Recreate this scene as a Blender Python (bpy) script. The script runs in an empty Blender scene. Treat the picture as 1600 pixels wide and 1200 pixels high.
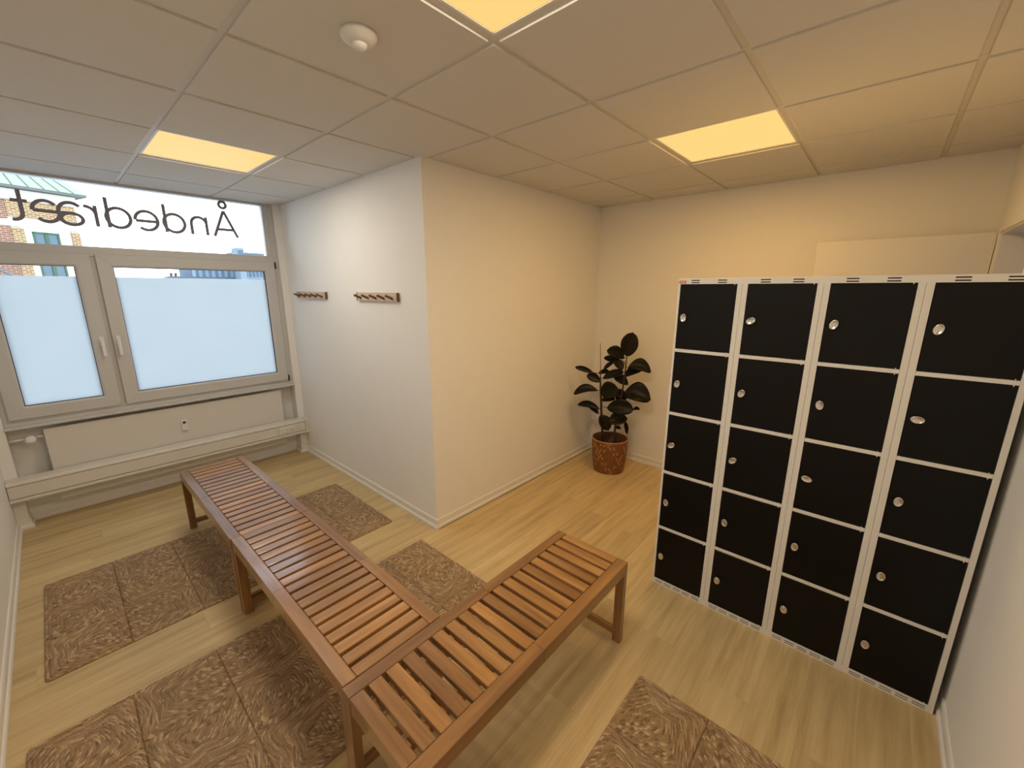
import bpy, math, random
import numpy as np
from mathutils import Matrix, Vector

PI = math.pi
SC = bpy.context.scene
COL = SC.collection
random.seed(7)

# ------------------------------------------------------------------ camera
F_PX, PITCH, ROLL, YAW = 641.288, -0.22698667, 0.00122632, -0.84138759
CAM = (0.087113, -3.476049, 1.726722)


def cam_matrix():
    cx, sx = math.cos(PITCH), math.sin(PITCH)
    cy, sy = math.cos(ROLL), math.sin(ROLL)
    cz, sz = math.cos(YAW), math.sin(YAW)
    rz = Matrix(((cz, -sz, 0), (sz, cz, 0), (0, 0, 1)))
    rx = Matrix(((1, 0, 0), (0, cx, -sx), (0, sx, cx)))
    ry = Matrix(((cy, 0, -sy), (0, 1, 0), (sy, 0, cy)))
    r = rz @ rx @ ry
    right, fwd, up = r.col[0], r.col[1], r.col[2]
    m = Matrix((right, up, -fwd)).transposed().to_4x4()
    m.translation = CAM
    return m


cam_data = bpy.data.cameras.new('camera')
cam_data.sensor_fit = 'HORIZONTAL'
cam_data.sensor_width = 36.0
cam_data.lens = F_PX / 1600 * 36.0
cam_data.clip_start = 0.02
cam = bpy.data.objects.new('camera', cam_data)
COL.objects.link(cam)
cam.matrix_world = cam_matrix()
SC.camera = cam

# ------------------------------------------------------------------ light and exposure
SKY_STRENGTH = 5.0
SUN_STRENGTH = 3.2
# the three dimmable ceiling panels: by the window, by the sensor, by the lockers
PANEL_WATTS = {(1, 0): 10.3, (1, 4): 19.0, (4, 4): 15.0}
PANEL_COLOR = {(1, 0): (1.0, 0.90, 0.74), (1, 4): (1.0, 0.85, 0.63), (4, 4): (1.0, 0.56, 0.15)}
SC.view_settings.view_transform = 'Standard'
SC.view_settings.look = 'None'
SC.view_settings.gamma = 1.0
SC.view_settings.use_curve_mapping = False
SC.view_settings.exposure = 0.0

world = bpy.data.worlds.new('sky')
SC.world = world
world.use_nodes = True
wt = world.node_tree
wt.nodes.clear()
wo = wt.nodes.new('ShaderNodeOutputWorld')
wb = wt.nodes.new('ShaderNodeBackground')
wr = wt.nodes.new('ShaderNodeValToRGB')
ws = wt.nodes.new('ShaderNodeSeparateXYZ')
wc = wt.nodes.new('ShaderNodeTexCoord')
wt.links.new(wc.outputs['Generated'], ws.inputs[0])
wt.links.new(ws.outputs['Z'], wr.inputs[0])
wt.links.new(wr.outputs[0], wb.inputs[0])
wt.links.new(wb.outputs[0], wo.inputs[0])
wr.color_ramp.elements[0].position = 0.0
wr.color_ramp.elements[0].color = (0.92, 0.97, 1.0, 1)
wr.color_ramp.elements[1].position = 0.9
wr.color_ramp.elements[1].color = (0.36, 0.58, 0.95, 1)
wb.inputs[1].default_value = SKY_STRENGTH

sun_data = bpy.data.lights.new('sun', 'SUN')
sun_data.energy = SUN_STRENGTH
sun_data.angle = 0.01
sun_data.color = (1.0, 0.90, 0.74)
sun = bpy.data.objects.new('sun', sun_data)
COL.objects.link(sun)
sun.rotation_euler = Vector((0.75, -0.5, 0.55)).to_track_quat('Z', 'Y').to_euler()
sun.location = (20, -20, 20)

# ------------------------------------------------------------------ room numbers
H = 2.515                       # grid height of the suspended ceiling
XL, XH, XB = -0.312, 1.748, 3.890   # left wall, peg wall, far wall
YW, YC, YR = 1.14, -1.250, -3.905   # window niche, alcove wall, wall beside the lockers


# ------------------------------------------------------------------ helpers
class MB:
    """collects boxes and loose shapes, then links them as one mesh object"""

    def __init__(self):
        self.v, self.f, self.s = [], [], []

    def add(self, vs, fs, smooth=False):
        b = len(self.v)
        self.v += [tuple(p) for p in vs]
        self.f += [tuple(i + b for i in q) for q in fs]
        self.s += [smooth] * len(fs)

    def box(self, x0, x1, y0, y1, z0, z1):
        vs = [(x, y, z) for x in (x0, x1) for y in (y0, y1) for z in (z0, z1)]
        self.add(vs, [(0, 1, 3, 2), (4, 6, 7, 5), (0, 4, 5, 1), (2, 3, 7, 6), (0, 2, 6, 4), (1, 5, 7, 3)])

    def cbox(self, x0, x1, y0, y1, z0, z1, c):
        """box with chamfered edges"""
        lo, hi = (x0, y0, z0), (x1, y1, z1)
        vs, ix = [], {}
        for sx in (0, 1):
            for sy in (0, 1):
                for sz in (0, 1):
                    s = (sx, sy, sz)
                    for a in range(3):
                        p = []
                        for k in range(3):
                            q = hi[k] if s[k] else lo[k]
                            if k != a:
                                q += -c if s[k] else c
                            p.append(q)
                        ix[(s, a)] = len(vs)
                        vs.append(p)
        fs = []
        for a in range(3):
            b, d = (a + 1) % 3, (a + 2) % 3
            for sa in (0, 1):
                q = []
                for (sb, sd) in ((0, 0), (1, 0), (1, 1), (0, 1)):
                    s = [0, 0, 0]
                    s[a], s[b], s[d] = sa, sb, sd
                    q.append(ix[(tuple(s), a)])
                fs.append(q if sa else q[::-1])
            for sb in (0, 1):
                for sd in (0, 1):
                    s0, s1 = [0, 0, 0], [0, 0, 0]
                    s0[a], s1[a] = 0, 1
                    s0[b] = s1[b] = sb
                    s0[d] = s1[d] = sd
                    q = [ix[(tuple(s0), b)], ix[(tuple(s1), b)], ix[(tuple(s1), d)], ix[(tuple(s0), d)]]
                    fs.append(q if (sb ^ sd) else q[::-1])
        for sx in (0, 1):
            for sy in (0, 1):
                for sz in (0, 1):
                    s = (sx, sy, sz)
                    q = [ix[(s, 0)], ix[(s, 1)], ix[(s, 2)]]
                    fs.append(q if (sx + sy + sz) % 2 else q[::-1])
        self.add(vs, fs)

    def lathe(self, prof, n=32, origin=(0, 0, 0), axis='z', smooth=True, sx=1.0, sy=1.0):
        vs, fs = [], []
        for r, z in prof:
            for k in range(n):
                a = 2 * PI * k / n
                x, y = r * math.cos(a) * sx, r * math.sin(a) * sy
                p = (x, y, z) if axis == 'z' else ((z, x, y) if axis == 'x' else (y, z, x))
                vs.append((p[0] + origin[0], p[1] + origin[1], p[2] + origin[2]))
        m = len(prof)
        for i in range(m - 1):
            for k in range(n):
                k2 = (k + 1) % n
                fs.append((i * n + k, i * n + k2, (i + 1) * n + k2, (i + 1) * n + k))
        fs.append(tuple(range(n))[::-1])
        fs.append(tuple(range((m - 1) * n, m * n)))
        self.add(vs, fs, smooth)

    def tube(self, pts, rad, n=10, smooth=True):
        pts = [Vector(p) for p in pts]
        if not hasattr(rad, '__len__'):
            rad = [rad] * len(pts)
        vs, fs = [], []
        for i, p in enumerate(pts):
            d = (pts[min(i + 1, len(pts) - 1)] - pts[max(i - 1, 0)]).normalized()
            u = d.cross(Vector((0.3, 0.2, 1) if abs(d.z) < 0.9 else (1, 0.2, 0))).normalized()
            w = d.cross(u)
            for k in range(n):
                a = 2 * PI * k / n
                vs.append(p + (u * math.cos(a) + w * math.sin(a)) * rad[i])
        for i in range(len(pts) - 1):
            for k in range(n):
                k2 = (k + 1) % n
                fs.append((i * n + k, i * n + k2, (i + 1) * n + k2, (i + 1) * n + k))
        fs.append(tuple(range(n))[::-1])
        fs.append(tuple(range((len(pts) - 1) * n, len(pts) * n)))
        self.add(vs, fs, smooth)

    def extrude(self, poly, p0, p1, ex, ey):
        """closed profile poly in the plane (ex, ey), swept from p0 to p1"""
        p0, p1, ex, ey = Vector(p0), Vector(p1), Vector(ex), Vector(ey)
        n = len(poly)
        vs = [p0 + ex * a + ey * b for a, b in poly] + [p1 + ex * a + ey * b for a, b in poly]
        fs = [(i, (i + 1) % n, n + (i + 1) % n, n + i) for i in range(n)]
        fs += [tuple(range(n))[::-1], tuple(range(n, 2 * n))]
        self.add(vs, fs)

    def mesh(self, name, mat):
        me = bpy.data.meshes.new(name)
        me.from_pydata(self.v, [], self.f)
        if any(self.s):
            me.polygons.foreach_set('use_smooth', self.s)
        if mat:
            me.materials.append(mat)
        import bmesh
        bm = bmesh.new()
        bm.from_mesh(me)
        bmesh.ops.recalc_face_normals(bm, faces=bm.faces)
        bm.to_mesh(me)
        bm.free()
        return me


def link(name, me, parent=None, loc=None, rot=None, scale=None):
    o = bpy.data.objects.new(name, me)
    COL.objects.link(o)
    if parent:
        o.parent = parent
    if loc:
        o.location = loc
    if rot:
        o.rotation_euler = rot
    if scale:
        o.scale = scale
    return o


def build(mb, name, mat, parent=None, **k):
    return link(name, mb.mesh(name, mat), parent, **k)


def boxobj(name, mat, parent, x0, x1, y0, y1, z0, z1, c=0.0):
    m = MB()
    if c:
        m.cbox(x0, x1, y0, y1, z0, z1, c)
    else:
        m.box(x0, x1, y0, y1, z0, z1)
    return build(m, name, mat, parent)


def tag(o, label=None, cat=None, group=None, kind=None):
    if label:
        o['label'] = label
    if cat:
        o['category'] = cat
    if group:
        o['group'] = group
    if kind:
        o['kind'] = kind
    return o


def thing(name, label, cat, loc=(0, 0, 0), rz=0.0, group=None):
    o = link(name, None, None, loc, (0, 0, rz))
    return tag(o, label, cat, group)


def struct(o, label=None):
    o['kind'] = 'structure'
    if label:
        o['label'] = label
    return o


def copy_tree(o, parent=None):
    c = o.copy()
    COL.objects.link(c)
    if parent:
        c.parent = parent
    for ch in list(o.children):
        copy_tree(ch, c)
    return c


# ------------------------------------------------------------------ materials
def new_mat(name):
    m = bpy.data.materials.new(name)
    m.use_nodes = True
    nt = m.node_tree
    b = nt.nodes['Principled BSDF']
    return m, nt, b


def mix_rgb(nt, fac, a, b, blend='MIX'):
    n = nt.nodes.new('ShaderNodeMix')
    n.data_type = 'RGBA'
    n.blend_type = blend
    for s, v in ((n.inputs[0], fac), (n.inputs[6], a), (n.inputs[7], b)):
        if isinstance(v, (int, float)):
            s.default_value = v
        elif isinstance(v, tuple):
            s.default_value = v + (1,) if len(v) == 3 else v
        else:
            nt.links.new(v, s)
    return n.outputs[2]


def math_node(nt, op, a, b=None):
    n = nt.nodes.new('ShaderNodeMath')
    n.operation = op
    for s, v in ((n.inputs[0], a), (n.inputs[1], b)):
        if v is None:
            continue
        if isinstance(v, (int, float)):
            s.default_value = v
        else:
            nt.links.new(v, s)
    return n.outputs[0]


def noise(nt, vec, scale, detail=4, rough=0.55):
    n = nt.nodes.new('ShaderNodeTexNoise')
    n.inputs['Scale'].default_value = scale
    n.inputs['Detail'].default_value = detail
    n.inputs['Roughness'].default_value = rough
    if vec is not None:
        nt.links.new(vec, n.inputs['Vector'])
    return n.outputs['Fac']


def ramp(nt, fac, stops):
    r = nt.nodes.new('ShaderNodeValToRGB')
    while len(r.color_ramp.elements) < len(stops):
        r.color_ramp.elements.new(0.5)
    for e, (p, c) in zip(r.color_ramp.elements, stops):
        e.position = p
        e.color = c + (1,) if len(c) == 3 else c
    nt.links.new(fac, r.inputs[0])
    return r.outputs[0]


def bump(nt, bsdf, height, strength, dist=0.002):
    n = nt.nodes.new('ShaderNodeBump')
    n.inputs['Strength'].default_value = strength
    n.inputs['Distance'].default_value = dist
    nt.links.new(height, n.inputs['Height'])
    nt.links.new(n.outputs[0], bsdf.inputs['Normal'])


def obj_vec(nt, scale=(1, 1, 1), rnd=True):
    tc = nt.nodes.new('ShaderNodeTexCoord')
    v = tc.outputs['Object']
    if rnd:
        oi = nt.nodes.new('ShaderNodeObjectInfo')
        k = nt.nodes.new('ShaderNodeVectorMath')
        k.operation = 'ADD'
        mul = nt.nodes.new('ShaderNodeMath')
        mul.operation = 'MULTIPLY'
        mul.inputs[1].default_value = 37.0
        nt.links.new(oi.outputs['Random'], mul.inputs[0])
        nt.links.new(v, k.inputs[0])
        nt.links.new(mul.outputs[0], k.inputs[1])
        v = k.outputs[0]
    mp = nt.nodes.new('ShaderNodeMapping')
    mp.inputs['Scale'].default_value = scale
    nt.links.new(v, mp.inputs['Vector'])
    return mp.outputs[0]


def geo_vec(nt, scale=(1, 1, 1)):
    g = nt.nodes.new('ShaderNodeNewGeometry')
    mp = nt.nodes.new('ShaderNodeMapping')
    mp.inputs['Scale'].default_value = scale
    nt.links.new(g.outputs['Position'], mp.inputs['Vector'])
    return mp.outputs[0]


def plain(name, col, rough=0.5, metal=0.0, spec=0.5, tex=0.04, tscale=60.0, bmp=0.0):
    """a plain colour with a little procedural unevenness"""
    m, nt, b = new_mat(name)
    n = noise(nt, geo_vec(nt), tscale, 3)
    lo = tuple(c * (1 - tex) for c in col)
    hi = tuple(min(1, c * (1 + tex)) for c in col)
    nt.links.new(mix_rgb(nt, n, lo, hi), b.inputs['Base Color'])
    b.inputs['Roughness'].default_value = rough
    b.inputs['Metallic'].default_value = metal
    b.inputs['Specular IOR Level'].default_value = spec
    if bmp:
        bump(nt, b, n, bmp, 0.001)
    return m


def wood(name, dark, mid, light, rough=0.38, spread=0.5, grain=(2.2, 26, 26), cc=0.0):
    m, nt, b = new_mat(name)
    v = obj_vec(nt, grain)
    n1 = noise(nt, v, 1.0, 6, 0.6)
    v2 = obj_vec(nt, (grain[0] * 2, grain[1] * 7, grain[2] * 7))
    n2 = noise(nt, v2, 1.0, 3)
    c = ramp(nt, n1, [(0.28, dark), (0.50, mid), (0.72, light)])
    c = mix_rgb(nt, math_node(nt, 'MULTIPLY', n2, 0.35), c, tuple(x * 0.6 for x in mid))
    oi = nt.nodes.new('ShaderNodeObjectInfo')
    tone = ramp(nt, oi.outputs['Random'], [(0.0, (0.62, 0.55, 0.50)), (0.5, (1, 1, 1)), (1.0, (1.32, 1.28, 1.2))])
    c2 = mix_rgb(nt, spread, c, mix_rgb(nt, 1.0, c, tone, 'MULTIPLY'))
    nt.links.new(c2, b.inputs['Base Color'])
    b.inputs['Roughness'].default_value = rough
    if cc:
        b.inputs['Coat Weight'].default_value = cc
        b.inputs['Coat Roughness'].default_value = 0.14
    bump(nt, b, n2, 0.12, 0.0008)
    return m


M = {}
M['wall'] = plain('white_wall_paint', (0.87, 0.86, 0.845), 0.75, tex=0.015, tscale=9, bmp=0.0)
M['white'] = plain('white_lacquer', (0.80, 0.79, 0.77), 0.42, tex=0.01)
M['trimw'] = plain('white_skirting_paint', (0.82, 0.80, 0.77), 0.4, tex=0.01)
M['pvc'] = plain('white_window_plastic', (0.60, 0.585, 0.57), 0.35, tex=0.01)
M['beige'] = plain('warm_white_enamel', (0.72, 0.685, 0.64), 0.42, tex=0.01)
M['gap'] = plain('dark_seal', (0.03, 0.03, 0.03), 0.7)
M['steel'] = plain('pale_grey_powder_coat', (0.74, 0.72, 0.69), 0.45, tex=0.015)
M['black'] = plain('black_powder_coat', (0.0032, 0.0031, 0.0034), 0.38, spec=0.22, tex=0.1)
M['chrome'] = plain('brushed_chrome', (0.72, 0.70, 0.68), 0.26, metal=1.0, tex=0.05, tscale=300)
M['dim'] = plain('shade_dark_locker_inside', (0.015, 0.012, 0.015), 0.8)  # near-black colour stands in for the shade inside the cabinet
M['red'] = plain('red_sticker', (0.62, 0.10, 0.06), 0.4)
M['paper'] = plain('pale_sticker_print', (0.8, 0.6, 0.5), 0.5)
M['letter'] = plain('grey_vinyl_letter', (0.24, 0.225, 0.265), 0.7, spec=0.2)
M['soil'] = plain('potting_soil', (0.035, 0.022, 0.014), 0.95, tex=0.5, tscale=120, bmp=0.6)
M['stake'] = plain('bamboo_stake', (0.26, 0.15, 0.05), 0.6, tex=0.2)
M['stem'] = plain('dark_plant_stem', (0.045, 0.022, 0.014), 0.6, tex=0.3)
M['peg'] = plain('dark_brown_dowel', (0.15, 0.065, 0.028), 0.5, tex=0.2)
M['rugbase'] = plain('rug_backing', (0.16, 0.10, 0.05), 0.95)
M['bench'] = wood('oiled_acacia', (0.20, 0.092, 0.030), (0.34, 0.168, 0.052), (0.50, 0.270, 0.092), 0.42, 0.7, cc=0.9)
M['benchdark'] = wood('oiled_acacia_frame', (0.17, 0.078, 0.026), (0.28, 0.135, 0.043), (0.40, 0.205, 0.070), 0.42, 0.55, cc=0.9)
M['birch'] = wood('pale_birch', (0.58, 0.44, 0.33), (0.66, 0.52, 0.40), (0.72, 0.59, 0.47), 0.55, 0.1)


def plank_material():
    m, nt, b = new_mat('pale_oak_laminate')
    v = obj_vec(nt, (1.3, 17, 17))
    n1 = noise(nt, v, 1.0, 7, 0.62)
    v2 = obj_vec(nt, (3.5, 95, 95))
    n2 = noise(nt, v2, 1.0, 3, 0.6)
    v3 = obj_vec(nt, (0.9, 3.2, 3.2))
    n3 = noise(nt, v3, 1.6, 2, 0.5)
    c = ramp(nt, n1, [(0.30, (0.42, 0.295, 0.125)), (0.5, (0.66, 0.495, 0.245)), (0.70, (0.80, 0.63, 0.345))])
    c = mix_rgb(nt, math_node(nt, 'MULTIPLY', n2, 0.5), c, (0.42, 0.295, 0.14))
    c = mix_rgb(nt, math_node(nt, 'MULTIPLY', n3, 0.30), c, (0.54, 0.43, 0.28))
    oi = nt.nodes.new('ShaderNodeObjectInfo')
    tone = ramp(nt, oi.outputs['Random'], [(0.0, (0.94, 0.93, 0.92)), (1.0, (1.05, 1.045, 1.03))])
    c = mix_rgb(nt, 1.0, c, tone, 'MULTIPLY')
    nt.links.new(c, b.inputs['Base Color'])
    b.inputs['Roughness'].default_value = 0.42
    bump(nt, b, n2, 0.10, 0.0006)
    return m


M['plank'] = plank_material()


def tile_material():
    m, nt, b = new_mat('mineral_fibre_tile')
    v = geo_vec(nt)
    n = noise(nt, v, 420, 2, 0.6)
    n2 = noise(nt, v, 5, 2)
    c = mix_rgb(nt, n, (0.66, 0.65, 0.63), (0.76, 0.75, 0.73))
    c = mix_rgb(nt, math_node(nt, 'MULTIPLY', n2, 0.1), c, (0.6, 0.59, 0.57))
    nt.links.new(c, b.inputs['Base Color'])
    b.inputs['Roughness'].default_value = 0.95
    b.inputs['Specular IOR Level'].default_value = 0.1
    bump(nt, b, n, 0.35, 0.001)
    return m


M['tile'] = tile_material()
M['grid'] = plain('painted_grid_bar', (0.66, 0.64, 0.60), 0.5, tex=0.01)


def emit_material(name, col, strength):
    m, nt, b = new_mat(name)
    n = noise(nt, geo_vec(nt), 4, 2)
    c = mix_rgb(nt, n, tuple(x * 0.98 for x in col), col)
    nt.links.new(c, b.inputs['Emission Color'])
    b.inputs['Emission Strength'].default_value = strength
    b.inputs['Base Color'].default_value = (0.06, 0.05, 0.04, 1)
    return m


M['glow'] = emit_material('lit_warm_diffuser', (1.0, 0.66, 0.215), 0.98)


def glass_material():
    m, nt, b = new_mat('clear_window_glass')
    nt.nodes.remove(b)
    out = nt.nodes['Material Output']
    t = nt.nodes.new('ShaderNodeBsdfTransparent')
    t.inputs[0].default_value = (0.96, 0.98, 0.97, 1)
    g = nt.nodes.new('ShaderNodeBsdfGlossy')
    g.inputs['Roughness'].default_value = 0.02
    f = nt.nodes.new('ShaderNodeFresnel')
    f.inputs[0].default_value = 1.45
    mx = nt.nodes.new('ShaderNodeMixShader')
    nt.links.new(f.outputs[0], mx.inputs[0])
    nt.links.new(t.outputs[0], mx.inputs[1])
    nt.links.new(g.outputs[0], mx.inputs[2])
    nt.links.new(mx.outputs[0], out.inputs[0])
    return m


M['glass'] = glass_material()


def frost_material():
    m, nt, b = new_mat('frosted_window_film')
    nt.nodes.remove(b)
    out = nt.nodes['Material Output']
    t = nt.nodes.new('ShaderNodeBsdfTranslucent')
    n = noise(nt, geo_vec(nt), 3.0, 3)
    nt.links.new(mix_rgb(nt, n, (0.555, 0.595, 0.61), (0.625, 0.655, 0.665)), t.inputs[0])
    d = nt.nodes.new('ShaderNodeBsdfDiffuse')
    d.inputs[0].default_value = (0.75, 0.78, 0.8, 1)
    mx = nt.nodes.new('ShaderNodeMixShader')
    mx.inputs[0].default_value = 0.2
    nt.links.new(t.outputs[0], mx.inputs[1])
    nt.links.new(d.outputs[0], mx.inputs[2])
    nt.links.new(mx.outputs[0], out.inputs[0])
    return m


M['frost'] = frost_material()


def leaf_material():
    m, nt, b = new_mat('dark_rubber_leaf')
    v = obj_vec(nt, (1, 1, 1))
    n = noise(nt, v, 14, 3)
    g = nt.nodes.new('ShaderNodeNewGeometry')
    oi = nt.nodes.new('ShaderNodeObjectInfo')
    c = mix_rgb(nt, n, (0.004, 0.005, 0.003), (0.011, 0.012, 0.006))
    c = mix_rgb(nt, math_node(nt, 'MULTIPLY', oi.outputs['Random'], 0.5), c, (0.022, 0.011, 0.007))
    nt.links.new(c, b.inputs['Base Color'])
    b.inputs['Roughness'].default_value = 0.40
    b.inputs['Specular IOR Level'].default_value = 0.2
    return m


M['leaf'] = leaf_material()


def attr_material(name, attr, rough=0.8, spec=0.3, bscale=0.0):
    m, nt, b = new_mat(name)
    a = nt.nodes.new('ShaderNodeAttribute')
    a.attribute_name = attr
    v = obj_vec(nt, (1, 1, 1))
    n = noise(nt, v, 260, 3)
    c = mix_rgb(nt, math_node(nt, 'MULTIPLY', n, 0.45), a.outputs['Color'], (0.10, 0.055, 0.022))
    nt.links.new(c, b.inputs['Base Color'])
    b.inputs['Roughness'].default_value = rough
    b.inputs['Specular IOR Level'].default_value = spec
    if bscale:
        bump(nt, b, n, bscale, 0.001)
    return m


M['seagrass'] = attr_material('braided_seagrass', 'strand', 0.55, 0.5, 0.35)
M['basket'] = attr_material('woven_bamboo', 'strand', 0.5, 0.4, 0.1)


def brick_material(name, c1, c2, mortar):
    m, nt, b = new_mat(name)
    tc = nt.nodes.new('ShaderNodeTexCoord')
    br = nt.nodes.new('ShaderNodeTexBrick')
    mp = nt.nodes.new('ShaderNodeMapping')
    mp.inputs['Rotation'].default_value = (PI / 2, 0, 0)
    nt.links.new(tc.outputs['Object'], mp.inputs['Vector'])
    nt.links.new(mp.outputs[0], br.inputs['Vector'])
    br.inputs['Color1'].default_value = c1 + (1,)
    br.inputs['Color2'].default_value = c2 + (1,)
    br.inputs['Mortar'].default_value = mortar + (1,)
    br.inputs['Scale'].default_value = 1.0
    br.inputs['Brick Width'].default_value = 0.30
    br.inputs['Row Height'].default_value = 0.10
    br.inputs['Mortar Size'].default_value = 0.016
    nt.links.new(br.outputs['Color'], b.inputs['Base Color'])
    b.inputs['Roughness'].default_value = 0.9
    return m


M['brick_y'] = brick_material('yellow_brick', (0.20, 0.115, 0.045), (0.13, 0.060, 0.025), (0.42, 0.33, 0.20))
M['brick_r'] = brick_material('red_brick', (0.22, 0.085, 0.045), (0.15, 0.058, 0.034), (0.36, 0.25, 0.19))
M['plaster'] = plain('white_facade_plaster', (0.62, 0.58, 0.50), 0.9)
M['copper'] = plain('pale_green_roof_sheet', (0.27, 0.30, 0.205), 0.8, spec=0.05, tex=0.1, tscale=3)
M['gutter'] = plain('grey_gutter_metal', (0.11, 0.12, 0.115), 0.6, spec=0.2)
M['greenframe'] = plain('green_window_paint', (0.045, 0.095, 0.055), 0.6, spec=0.2)
M['farpane'] = plain('blue_reflecting_pane', (0.05, 0.09, 0.13), 0.15, spec=0.5)
M['bluewall'] = plain('blue_grey_cladding', (0.085, 0.125, 0.17), 0.7, spec=0.1, tex=0.12, tscale=1)
M['bluepale'] = plain('pale_blue_cladding', (0.17, 0.215, 0.25), 0.7, spec=0.1, tex=0.1, tscale=1)
M['slate'] = plain('dark_roof', (0.05, 0.05, 0.05), 0.8)
M['street'] = plain('street_paving', (0.42, 0.41, 0.39), 0.95, tex=0.15, tscale=2)

# ------------------------------------------------------------------ room shell
fl = boxobj('floor', M['gap'], None, XL - 0.1, XB + 0.1, -5.4, 1.30, -0.12, -0.010)
struct(fl)
ROW, PLEN = 0.1690, 1.285
row0 = -2.963 - ROW * 6
k = 0
while True:
    y0 = row0 + ROW * k
    if y0 > YW:
        break
    y1 = y0 + ROW
    ya, yb = max(y0, YR), min(y1, YW)
    k += 1
    if yb - ya < 0.012:
        continue
    xmax = XB if yb <= YC + 0.09 else XH + 0.01
    x = XL - ((k * 0.47) % 1.0) * PLEN
    while x < xmax:
        xa, xb = max(x, XL), min(x + PLEN, xmax)
        x += PLEN
        if xb - xa < 0.03:
            continue
        m = MB()
        L2, W2 = (xb - xa) / 2 - 0.00012, (yb - ya) / 2 - 0.00012
        m.cbox(-L2, L2, -W2, W2, -0.0095, 0.0, 0.00025)
        build(m, 'plank', M['plank'], fl, loc=((xa + xb) / 2, (ya + yb) / 2, 0.0))

wl = MB()
wl.box(XL - 0.12, XL, YR - 0.12, 1.30, -0.1, 2.70)
struct(build(wl, 'wall_left', M['wall']))

wc_ = MB()                                            # the block the peg rails hang on
wc_.box(XH, XB + 0.12, YC, 1.30, -0.1, 2.70)
struct(build(wc_, 'wall_center', M['wall']))

wr_ = MB()
wr_.box(XB, XB + 0.12, YR - 0.12, YC, -0.1, 2.70)
struct(build(wr_, 'wall_right', M['wall']))

DX0, DX1, DZ = 2.885, 3.725, 2.052                     # doorway in the wall beside the lockers
wf = MB()
wf.box(XL - 0.12, DX0, YR - 0.12, YR, -0.1, 2.70)
wf.box(DX1, XB + 0.12, YR - 0.12, YR, -0.1, 2.70)
wf.box(DX0, DX1, YR - 0.12, YR, DZ, 2.70)
struct(build(wf, 'wall_front', M['wall']))

hall = MB()                                           # the passage behind the doorway
hall.box(2.2, 2.3, -5.4, YR - 0.12, -0.1, 2.6)
hall.box(4.2, 4.3, -5.4, YR - 0.12, -0.1, 2.6)
hall.box(2.2, 4.3, -5.5, -5.4, -0.1, 2.6)
hall.box(2.2, 4.3, -5.5, YR - 0.12, 2.45, 2.6)
hall.box(XB + 0.1, 4.3, -5.5, YR - 0.12, -0.12, 0.0)
struct(build(hall, 'wall_passage', M['wall']))

PXL, PXR, PY = -0.252, 1.686, 1.007
wbk = MB()
wbk.box(XL - 0.02, XH + 0.02, YW, 1.30, -0.1, 0.745)
wbk.box(XL - 0.02, PXL, PY, 1.30, -0.1, 2.70)
wbk.box(PXR, XH + 0.02, PY, 1.30, -0.1, 2.70)
wbk.box(XL - 0.02, XH + 0.02, 1.035, 1.30, H + 0.004, 2.70)
struct(build(wbk, 'wall_back', M['wall']))

# ---- suspended ceiling: slab, grid bars, tiles
ce = boxobj('ceiling', M['wall'], None, XL - 0.12, 4.3, -5.5, 1.32, 2.70, 2.82)
struct(ce)
HG = 0.012
PANELS = {(1, 0), (1, 4), (4, 4)}                      # cells that hold a light: x 0.6*i.., y -0.6*j..


def in_room(x0, x1, y0, y1):
    """clip a ceiling rectangle to the room"""
    x0, x1 = max(x0, XL), min(x1, XB)
    y0, y1 = max(y0, YR), min(y1, 1.034)
    if (x0 + x1) / 2 > XH and y1 > YC:
        y1 = YC
    if (y0 + y1) / 2 > YC and x1 > XH:
        x1 = XH
    return x0, x1, y0, y1


TILE_MESH = {}
for i in range(-1, 7):
    for j in range(-2, 7):
        if (i, j) in PANELS:
            continue
        x0, x1, y0, y1 = in_room(0.6 * i, 0.6 * i + 0.6, -0.6 * j - 0.6, -0.6 * j)
        a = HG if x0 > XL + 0.001 else 0.002
        b = HG if x1 < XB - 0.001 and abs(x1 - XH) > 0.001 else 0.002
        c = HG if y0 > YR + 0.001 and abs(y0 - YC) > 0.001 else 0.002
        d = HG if y1 < 1.03 and abs(y1 - YC) > 0.001 else 0.002
        if x1 - x0 < 0.04 or y1 - y0 < 0.04:
            continue
        w2, l2 = (x1 - x0 - a - b) / 2, (y1 - y0 - c - d) / 2
        key = (round(w2, 4), round(l2, 4))
        if key not in TILE_MESH:
            m = MB()
            m.cbox(-w2, w2, -l2, l2, -0.0075, 0.013, 0.0018)
            TILE_MESH[key] = m.mesh('ceiling_tile', M['tile'])
        link('ceiling_tile', TILE_MESH[key], ce, ((x0 + a + x1 - b) / 2, (y0 + c + y1 - d) / 2, H))
for i in range(0, 7):                                  # bars along the room
    x = 0.6 * i
    y1 = 1.034 if x < XH else YC
    m = MB()
    m.box(x - 0.012, x + 0.012, YR + 0.001, y1 - 0.001, H, H + 0.03)
    build(m, 'grid_bar', M['grid'], ce)
for j in range(-1, 7):                                 # cross bars
    y = -0.6 * j
    x1 = XB if y < YC else XH
    for i in range(-1, 7):
        xa, xb = max(0.6 * i + 0.0125, XL), min(0.6 * i + 0.5875, x1)
        if xb - xa < 0.03:
            continue
        m = MB()
        m.box(xa, xb, y - 0.0118, y + 0.0118, H + 0.0006, H + 0.03)
        build(m, 'grid_bar', M['grid'], ce)
wa = MB()                                              # wall angle round the edge
wa.box(XL, XL + 0.016, YR, 1.034, H + 0.001, H + 0.02)
wa.box(XL, XB, YR, YR + 0.016, H + 0.001, H + 0.02)
wa.box(XB - 0.016, XB, YR, YC, H + 0.001, H + 0.02)
wa.box(XH, XB, YC - 0.016, YC, H + 0.001, H + 0.02)
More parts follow.
